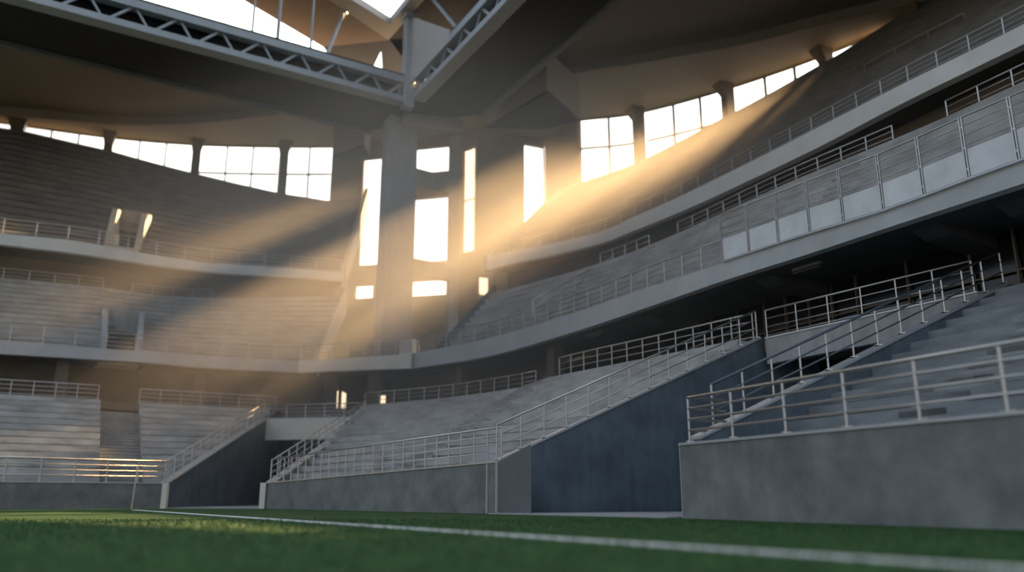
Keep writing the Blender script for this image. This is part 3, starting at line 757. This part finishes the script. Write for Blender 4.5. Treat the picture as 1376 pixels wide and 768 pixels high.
for curve, sf, us, out, nm in ((wl, sl, (22, 145.5, 263.5, 380.5), d_, 'left'), (wr, sr, (862, 981, 1114, 1242), n_, 'right')):
    for k, u in enumerate(us):
        s = frac_at(curve, u, 27); p = at_len(curve, length(curve) * s); zz = sf(s)
        t = thing('roof_column', ['%s window wall column, %s' % (nm, w) for w in (('the first from the picture edge', 'the second from the picture edge', 'the third from the picture edge', 'beside the last left bay') if nm == 'left' else ('beside the tallest right window', 'second from the corner', 'third from the corner', 'topmost by the thin glowing window'))][k], 'column', flat(p, zz - 1.2), nm + ' window wall columns')
        dd = unit(np.cross(out, Z3)); w2 = .62 if u > 30 else .8
        put(MB().obox(flat(p, (zz - 1.2 + 28) / 2) - out * .25, dd * w2 / 2, out * .35, V(0, 0, (28 - zz + 1.2) / 2)), 'shaft', M_mull, t)
        put(MB().hexa([flat(p, 27.2) - out * .6 - dd * w2 * .5, flat(p, 27.2) - out * .6 + dd * w2 * .5, flat(p, 27.2) + dd * w2 * .5, flat(p, 27.2) - dd * w2 * .5],
                      [flat(p, 28.05) - out * 1.2 - dd * w2 * .8, flat(p, 28.05) - out * 1.2 + dd * w2 * .8, flat(p, 28.05) + dd * w2 * .8, flat(p, 28.05) - dd * w2 * .8]), 'bracket', M_mull, t)

# corner facade: wall runs with openings given as sightings
def facade(name, P, Q, z0, z1, opens, th=.4, m=M_back):
    dr = unit(Q - P); out = V(-dr[1], dr[0], 0); Lw = np.linalg.norm(Q - P); rects = []
    for u0, v0, u1, v1 in opens:
        a, b = on_line(u0, P, dr), on_line(u1, P, dr)
        s_0, s_1 = (a - P) @ dr, (b - P) @ dr; mid_ = (a + b) / 2
        rects.append((max(0, s_0), min(Lw, s_1), z_at(mid_, (u0 + u1) / 2, v1), z_at(mid_, (u0 + u1) / 2, v0)))
    xs = sorted({0, Lw} | {r[0] for r in rects} | {r[1] for r in rects}); b_ = MB()
    for a, b in zip(xs, xs[1:]):
        if b - a < 1e-4: continue
        hs = sorted((r[2], r[3]) for r in rects if r[0] < (a + b) / 2 < r[1]); z = z0
        for lo, hi in hs + [(z1, z1)]:
            if lo - z > 1e-3: b_.prism([flat(P + dr * a, z), flat(P + dr * b, z), flat(P + dr * b, lo), flat(P + dr * a, lo)], out * th)
            z = hi
    struct(b_.build(name, m))
    return [(P + dr * r[0] + out * .2, P + dr * r[1] + out * .2, r[2], r[3]) for r in rects]
def corner_window(r, label, gl=M_glass, bars=0, vbar=0):
    p, q, lo, hi = r; wn[0] += 1
    w = thing('window_%d' % wn[0], label, 'window', flat(p, lo)); del w['category']; w['kind'] = 'structure'
    put(MB().add([flat(p, lo), flat(q, lo), flat(q, hi), flat(p, hi)], [(0, 1, 2, 3)]), 'pane', gl, w)
    fr = MB()
    for a, b in ((flat(p, lo), flat(q, lo)), (flat(p, hi), flat(q, hi)), (flat(p, lo), flat(p, hi)), (flat(q, lo), flat(q, hi))):
        fr.beam(a, b, .1, .1, unit(q - p) if abs((b - a)[2]) > .1 else Z3)
    put(fr, 'frame', M_mull, w)
    for k in range(bars):
        z = lerp(lo, hi, (k + 1) / (bars + 1)); put(MB().beam(flat(p, z), flat(q, z), .08, .08), 'transom', M_mull, w)
W = facade('wall_corner_centre', Q0, Q1, 8.2, 28.8, [(484, 212, 509, 356), (481, 383, 505, 401), (552, 197, 606, 231), (550, 265, 605, 351), (548, 376, 603, 397)])
for r, lab in zip(W, ['tall white window left of the corner column', 'small low window left of the corner column', 'upper white window between the two corner columns', 'large white window between the two corner columns', 'low white window between the two corner columns']):
    corner_window(r, lab)
W = facade('wall_corner_right', Q1, Q2, 8.2, 28.8, [(619, 198, 639.5, 338)])
corner_window(W[0], 'amber tinted tall window right of the slim corner column', M_amber, bars=1)
W = facade('wall_corner_end', Q2, Q3, 8.2, 28.8, [(705, 195, 733.4, 312), (641, 371, 659, 396)])
corner_window(W[0], 'narrow tall white window in the tan corner wall'); corner_window(W[1], 'small amber opening beside the right balcony end', M_amber)
facade('wall_corner_return', Q3, Q4, 12, 28.8, [])

W = facade('wall_concourse_end', back[1], back[2], 0, 8.45, [(461, 517, 467.5, 549), (470, 524, 477.5, 549), (513, 529, 528, 548), (531, 533, 547, 548)], th=.3, m=M_conwall)
for r, lab in zip(W, ['thin lit door slit at left under the corner balcony', 'second thin lit door slit under the corner balcony', 'small lit opening under the corner balcony, left of the pair', 'small lit opening under the corner balcony, right of the pair']): corner_window(r, lab, M_amber)
# ================================================================== CORNER FRAME
def box_thing(name, label, cat, c, z0, z1, a, b, m, part='shaft'):
    t = thing(name, label, cat, flat(c, z0))
    put(MB().obox(flat(c, (z0 + z1) / 2), n_ * a / 2, d_ * b / 2, V(0, 0, (z1 - z0) / 2)), part, m, t, bevel=.04)
    put(MB().obox(flat(c, z0 + .2), n_ * (a / 2 + .08), d_ * (b / 2 + .08), V(0, 0, .2)), 'base', m, t)
    return t
c1c = V(-7.5, 50.6, 0); c2c = flat(onY(609, 300, 53.2))
box_thing('corner_column', 'massive grey concrete column standing in the corner under the roof beams', 'column', c1c, 8.4, 25.0, 2.0, 1.5, M_col)
box_thing('slim_column', 'slim grey concrete column right of the massive corner column', 'column', c2c, 8.4, 25.0, .65, .6, M_col)
def cross(label, v0, v1):
    z0, z1 = onY(575, v1, 52)[2], onY(575, v0, 52)[2]
    t = thing('cross_beam', label, 'beam', flat((c1c + c2c) / 2, z0))
    a, b = flat(c1c, (z0 + z1) / 2), flat(c2c, (z0 + z1) / 2)
    put(MB().beam(a, b, .55, z1 - z0), 'beam_body', M_col, t); put(MB().beam(a + V(0, 0, (z1 - z0) / 2), b + V(0, 0, (z1 - z0) / 2), .65, .1), 'coping', M_cope, t)
cross('upper concrete cross beam tying the two corner columns', 234, 252); cross('lower concrete cross beam tying the two corner columns', 353, 372)
ap = flat(onz(545, 153, 25)); la = flat(onz(514, 170, 25)); ra_ = flat(onz(620, 161, 25))
cap = thing('column_cap', 'V shaped concrete cap beam joining the corner columns under the truss corner', 'beam', flat(ap, 24.3))
for a, b in ((ap, la), (ap, ra_)): put(MB().prism([flat(a, 24.35), flat(b, 24.35), flat(b, 25.05), flat(a, 25.05)], unit(V(0, 1, 0)) * .5), 'cap_beam', M_col, cap)
put(MB().prism([flat(ap, 24.8), flat(ra_, 24.8), flat(ra_, 24.8) + V(-3, 3, 0), flat(la, 24.8) + V(0, 1, 0), flat(la, 24.8)], V(0, 0, .15)), 'soffit', M_ring, cap)

# ================================================================== ROOF
ZB = 25.0
Ai = [onz(35, 0, ZB), onz(543, 136, ZB)]; eA = unit(flat(Ai[1] - Ai[0])); Ao = [onz(0, 57, ZB), onz(500, 182, ZB)]
Bi = [onz(554, 134, ZB), onz(682, 0, ZB)]; eB = unit(flat(Bi[1] - Bi[0])); Bo = [onz(647, 157, ZB), onz(830, 0, ZB)]
wA = unit(V(-eA[1], eA[0], 0)); wB = unit(V(-eB[1], eB[0], 0)); wB = wB if wB[0] > 0 else -wB
def truss(label, p, q, w, outer, L, period=2.3):
    """box truss: inner face from p to q, w towards the outside, soffit to the outer line"""
    e = unit(flat(q - p)); t = thing('roof_truss', label, 'truss', flat(p, ZB))
    P = flat(p, 0); Qe = P + e * L; width = abs((outer[0] - p) @ w); o0 = (outer[1] - p) @ w; o1 = (outer[0] - p) @ w
    c = lambda a, z: flat(a, z)
    def bar(nm, a, b, z0, z1, d0, d1, m): put(MB().prism([c(a + w * d0, z0), c(a + w * d1, z0), c(a + w * d1, z1), c(a + w * d0, z1)], b - a), nm, m, t)
    bar('bottom_chord', P, Qe, 25.0, 25.38, 0, .85, M_truss)
    bar('top_chord', P, Qe, 26.32, 26.78, 0, .6, M_truss)
    bar('web_plate', P, Qe, 25.3, 26.7, 1.1, 1.2, M_soff)
    k = int(L / period)
    for i in range(k):
        a = P + e * (i * period) + w * .25; m_ = a + e * period * .5; b = a + e * period
        put(MB().beam(c(a, 26.4), c(m_, 25.3), .14, .14, w), 'brace', M_truss, t)
        put(MB().beam(c(m_ + e * .25, 25.3), c(b - e * .15, 26.4), .11, .11, w), 'brace', M_truss, t)
    o = .5 * (o0 + o1)
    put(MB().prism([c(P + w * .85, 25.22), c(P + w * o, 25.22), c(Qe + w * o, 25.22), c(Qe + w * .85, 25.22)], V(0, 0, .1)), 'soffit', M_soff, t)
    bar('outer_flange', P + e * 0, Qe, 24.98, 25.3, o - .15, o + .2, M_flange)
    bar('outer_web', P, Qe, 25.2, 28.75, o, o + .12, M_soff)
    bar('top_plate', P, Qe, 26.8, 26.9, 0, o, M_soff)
    return o
ApL = flat(Ai[1]) + eA * 0
oA = truss('long roof truss running left from the corner over the far stand', flat(Ai[1], ZB), flat(Ai[1] - eA * 10, ZB), wA, [Ao[1], Ao[0]], 52)
oB = truss('deep roof truss running from the corner over the right stand towards the viewer', flat(Bi[0], ZB), flat(Bi[1], ZB), wB, [Bo[1], Bo[0]], 40)
# corner infill soffit between the two trusses
k0 = flat(Ai[1]) + wA * .9; k1 = flat(Ai[1]) + wA * oA; k2 = flat(Bi[0]) + wB * oB; k3 = flat(Bi[0]) + wB * .9
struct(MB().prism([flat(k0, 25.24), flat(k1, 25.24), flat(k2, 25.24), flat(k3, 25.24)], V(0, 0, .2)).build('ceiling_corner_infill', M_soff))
# ring of smooth soffit beside the window walls, ribbed sheet inside
ringL = plan([(30, 157), (165, 168), (270, 165), (360, 156)], 28, 30, ext0=12)
ringR = plan([(732, 106), (800, 94), (880, 82), (1000, 60), (1100, 35), (1230, 5)], 28, 30, ext1=12)
kA, kB = flat(k1) + d_ * .8, flat(k2) + n_ * .6
wl3, wr3 = resample(wl, 30), resample(wr, 30)
inn = ringL + [kA, lerp(kA, kB, .4), lerp(kA, kB, .7), kB] + ringR
outr = [p + d_ * .1 for p in wl3] + [lerp(Q0, Q1, .5), Q1, Q2, Q3] + [p + n_ * .1 for p in wr3]
struct(MB().strip([[flat(a, 28.02), flat(b, 28.02), flat(b, 28.75), flat(a, 28.75)] for a, b in zip(inn, outr)]).build('ceiling_ring', M_ring))
pA = flat(Ai[1]) + wA * (oA - .05); pB_ = flat(Bi[0]) + wB * (oB - .05)
linA = [pA + eA * ((p - pA) @ eA) for p in ringL]; linB = [pB_ + eB * ((p - pB_) @ eB) for p in ringR]
cl = [(p + d_ * .6, q) for p, q in zip(ringL, linA)] + [(kA + d_ * .6, pA)]
struct(MB().strip([[flat(a, 28.72), flat(b, 28.72), flat(b, 28.9), flat(a, 28.9)] for a, b in cl]).build('ceiling_left', M_rib))
cr_ = [(kB + n_ * .6, pB_)] + [(p + n_ * .6, q) for p, q in zip(ringR, linB)] + [(ringR[-1] + eB * 16 + n_ * 4, linB[-1] + eB * 16)]
struct(MB().strip([[flat(a, 28.72), flat(b, 28.72), flat(b, 28.9), flat(a, 28.9)] for a, b in cr_]).build('ceiling_right', M_rib))
# haunches where the trusses meet the corner wall
def haunch(label, pts, z, m1):
    t = thing('roof_haunch', label, 'beam', flat(pts[0], z))
    put(MB().prism([flat(p, z) for p in pts], V(0, 0, 28.1 - z)), 'body', m1, t)
    put(MB().prism([flat(p, z - .2) for p in pts], V(0, 0, .21)), 'bottom_flange', M_soff, t)
haunch('angular roof haunch between the right truss and the corner wall', [onz(655, 172, 25), onz(731, 174, 25), onz(778, 162, 25), onz(735, 125, 25)], 25.2, M_ring)
haunch('dark roof haunch left of the massive corner column', [onz(449, 185, 26), onz(478, 205, 25), onz(497, 200, 25), onz(490, 170, 26)], 24.6, M_ring)
# post on the truss corner and raised canopy with its square opening
pc = flat(Ai[1]) + eA * .35 + wA * .25
ztop = z_at(pc, 552, 22)
pt = thing('roof_post', 'grey steel post rising from the truss corner to the raised canopy', 'post', flat(pc, 24.7))
put(MB().obox(flat(pc, (24.7 + ztop) / 2), n_ * .36, d_ * .36, V(0, 0, (ztop - 24.7) / 2)), 'shaft', M_truss, pt, bevel=.03)
put(MB().obox(flat(pc, ztop - .15), n_ * .5, d_ * .5, V(0, 0, .15)), 'head_plate', M_truss, pt)
gq = onpl(604, 40, pc, wB)
put(MB().prism([flat(pc, 26.3) + eB * .3, flat(pc, ztop - .2) + eB * .3, gq, flat(gq, 26.3)], wB * .12), 'gusset_plate', M_ligh, pt)
ZC = ztop + .1
cn = thing('raised_canopy', 'raised pale roof canopy with a square opening to the sky above the truss corner', 'roof', flat(onz(523, 50, ZC), ZC))
def ext(p, q, k): return p + (q - p) * k
c_i, a_i, b_i = onz(524, 32, ZC), onz(473, 0, ZC), onz(550, 0, ZC); c_o, a_o, b_o = onz(522, 54, ZC), onz(443, 0, ZC), onz(567, 3, ZC)
put(MB().prism([ext(c_i, a_i, 4), c_i, ext(c_i, b_i, 5), ext(c_o, b_o, 4), c_o, ext(c_o, a_o, 3.2)], V(0, 0, .5)), 'opening_frame', M_ligh, cn)
zq = lambda u, v: onz(u, v, ZC + .15)
l1, l2 = zq(327, 0), zq(434, 63)
def sheet(nm, pts, m): put(MB().prism([V(*p) for p in pts], V(0, 0, .3)), nm, m, cn)
sheet('left_panel', [ext(l2, l1, 2.2), l2, zq(522, 54), ext(zq(522, 54), zq(443, 0), 3.2)], M_tan)
sheet('corner_panel', [l2, zq(446, 78), zq(499, 96), zq(512, 69), zq(522, 54)], M_und)
sheet('corner_panel', [zq(522, 54), zq(512, 69), zq(514, 100), zq(549, 118), zq(553, 50)], M_und)
hb = ext(c_o, b_o, 4)
edge = [flat(Bo[0]) + eB * k for k in (0, 42)]
put(MB().prism([flat(p, ZC + .15) for p in (c_o, zq(552, 92), zq(612, 46), edge[0] + eB * 1, edge[1], edge[1] - wB * 20, hb - wB * 9, hb)], V(0, 0, .3)), 'right_panel_sun_block', M_soff, cn)  # dark panel by the post, extended unseen overhead to block the sun
put(MB().prism([flat(edge[0], 26.9), flat(edge[1], 26.9), flat(edge[1], ZC + .4), flat(edge[0], ZC + .4)], wB * .15), 'sun_block_upstand', M_soff, cn)  # added wall hidden above the right truss, stops sun entering the gap
def strut(label, a, b, r=.12, m=None):
    t = thing('roof_strut', label, 'strut', a); put(MB().tube([a, b], r), 'shaft', m or M_truss, t)
    for p in (a, b): put(MB().obox(p, V(.2, 0, 0), V(0, .2, 0), V(0, 0, .06)), 'end_plate', m or M_truss, t)
def on_chord(u): 
    p = on_line(u, flat(Ai[1]) + wA * .3, eA); return flat(p, 26.75)
def up_to(p, u, v, zc=ZC): return onz(u, v, zc + .1)
strut('inclined pale strut propping the canopy left of the post', on_chord(424), onz(462, 16, ZC))
pB = flat(on_line(612, flat(Bi[0]) + wB * .3, eB), 26.75); strut('inclined pale strut propping the canopy above the right truss', pB, onz(578, -6, ZC))
for u, lab in ((316, 'thin vertical canopy post, leftmost above the left truss'), (353, 'thicker vertical canopy post second from left above the left truss'), (401, 'short vertical canopy post close to the inclined strut')):
    p = on_chord(u); strut(lab, p, flat(p, ZC + .2), .07 if u != 353 else .11)
# slim leaning pole before the far left wall
pp = onz(176.5, 683.6, 0); pole = thing('pole', 'slim pale pole standing before the far left wall', 'pole', flat(pp))
put(MB().tube([flat(pp), flat(pp, 1.5) + V(.05, 0, 0)], .022), 'shaft', M_trim, pole); put(MB().tube([flat(pp, 1.46) + V(.05, 0, 0), flat(pp, 1.6) + V(.05, 0, 0)], .05), 'cap', M_trim, pole)

# ================================================================== LIGHT, HAZE, CAMERA
SUN = unit(ray(1262, -64))
w = bpy.data.worlds.new('World'); S.world = w; w.use_nodes = True; nt = w.node_tree
bg = nt.nodes['Background']; tc = nt.nodes.new('ShaderNodeTexCoord')
sep = nt.nodes.new('ShaderNodeSeparateXYZ'); nt.links.new(tc.outputs['Generated'], sep.inputs[0])
def ramp(stops):
    r = nt.nodes.new('ShaderNodeValToRGB'); cr = r.color_ramp
    while len(cr.elements) < len(stops): cr.elements.new(.5)
    for e_, (p, c) in zip(cr.elements, stops): e_.position = p; e_.color = (*c, 1)
    return r
elev = ramp([(0.0, (.10, .09, .08)), (.47, (.20, .17, .14)), (.52, (.66, .54, .42)), (.60, (.48, .54, .62)), (.80, (.42, .54, .70)), (1, (.36, .50, .70))])
mr_ = nt.nodes.new('ShaderNodeMapRange'); mr_.inputs['From Min'].default_value = -1; nt.links.new(sep.outputs[2], mr_.inputs['Value']); nt.links.new(mr_.outputs[0], elev.inputs[0])
dot = nt.nodes.new('ShaderNodeVectorMath'); dot.operation = 'DOT_PRODUCT'; dot.inputs[1].default_value = tuple(SUN); nt.links.new(tc.outputs['Generated'], dot.inputs[0])
glow = ramp([(0, (0, 0, 0)), (.72, (0, 0, 0)), (.84, (.9, .82, .70)), (.93, (1.0, .93, .80)), (1, (1.0, .96, .86))])
mr2 = nt.nodes.new('ShaderNodeMapRange'); mr2.inputs['From Min'].default_value = -1; nt.links.new(dot.outputs['Value'], mr2.inputs['Value']); nt.links.new(mr2.outputs[0], glow.inputs[0])
gs = nt.nodes.new('ShaderNodeVectorMath'); gs.operation = 'SCALE'; gs.inputs['Scale'].default_value = 2.8; nt.links.new(glow.outputs[0], gs.inputs[0])
es = nt.nodes.new('ShaderNodeVectorMath'); es.operation = 'SCALE'; es.inputs['Scale'].default_value = 1.3; nt.links.new(elev.outputs[0], es.inputs[0])
ad = nt.nodes.new('ShaderNodeVectorMath'); ad.operation = 'ADD'; nt.links.new(gs.outputs[0], ad.inputs[0]); nt.links.new(es.outputs[0], ad.inputs[1])
nt.links.new(ad.outputs[0], bg.inputs['Color']); bg.inputs['Strength'].default_value = 1.0
w.cycles.sampling_method = 'MANUAL'; w.cycles.sample_map_resolution = 512

sl_ = bpy.data.lights.new('sun', 'SUN'); sl_.energy = 29.0; sl_.color = (1, .62, .29); sl_.angle = math.radians(.8)
so = bpy.data.objects.new('sun', sl_); COL.objects.link(so)
from mathutils import Vector
so.rotation_euler = Vector(tuple(SUN)).to_track_quat('Z', 'Y').to_euler(); so.location = tuple(SUN * 60)

HC = V(3, 47, 10.5); HR = V(34, 26, 14.8)
bm_ = bmesh.new(); bmesh.ops.create_icosphere(bm_, subdivisions=4, radius=1)
me_ = bpy.data.meshes.new('haze'); bm_.to_mesh(me_); bm_.free()
ho = bpy.data.objects.new('haze', me_); COL.objects.link(ho); ho.location = tuple(HC); ho.scale = tuple(HR)
mh = bpy.data.materials.new('haze'); mh.use_nodes = True; nt = mh.node_tree; nt.nodes.remove(nt.nodes['Principled BSDF'])
vs_ = nt.nodes.new('ShaderNodeVolumeScatter'); vs_.inputs['Color'].default_value = (1, .95, .87, 1); vs_.inputs['Anisotropy'].default_value = .38
tc = nt.nodes.new('ShaderNodeTexCoord'); le = nt.nodes.new('ShaderNodeVectorMath'); le.operation = 'LENGTH'; nt.links.new(tc.outputs['Object'], le.inputs[0])
mp_ = nt.nodes.new('ShaderNodeMapRange'); mp_.interpolation_type = 'SMOOTHSTEP'; mp_.inputs['From Min'].default_value = .5; mp_.inputs['From Max'].default_value = 1.0
mp_.inputs['To Min'].default_value = .025; mp_.inputs['To Max'].default_value = 0.0
nt.links.new(le.outputs['Value'], mp_.inputs['Value']); nt.links.new(mp_.outputs[0], vs_.inputs['Density'])
nt.links.new(vs_.outputs[0], nt.nodes['Material Output'].inputs['Volume'])
me_.materials.append(mh)
ho['kind'] = 'stuff'; ho['label'] = 'thin warm haze in the stadium air carrying the sun shafts'

cd = bpy.data.cameras.new('camera'); co = bpy.data.objects.new('camera', cd); COL.objects.link(co)
co.location = tuple(EYE); co.rotation_euler = (PI / 2 + TH, 0, 0)
cd.sensor_width = 36; cd.lens = F / 1376 * 36; cd.clip_end = 500; cd.clip_start = .05
cd.dof.use_dof = True; cd.dof.focus_distance = 22; cd.dof.aperture_fstop = cd.lens / 1000 / .115
S.camera = co
S.view_settings.view_transform = 'Standard'; S.view_settings.look = 'None'; S.view_settings.gamma = 1; S.view_settings.use_curve_mapping = False
S.view_settings.exposure = 0
cy = S.cycles
cy.max_bounces = 6; cy.diffuse_bounces = 3; cy.glossy_bounces = 3; cy.transparent_max_bounces = 12; cy.volume_bounces = 0
cy.use_denoising = True; cy.sample_clamp_indirect = 4
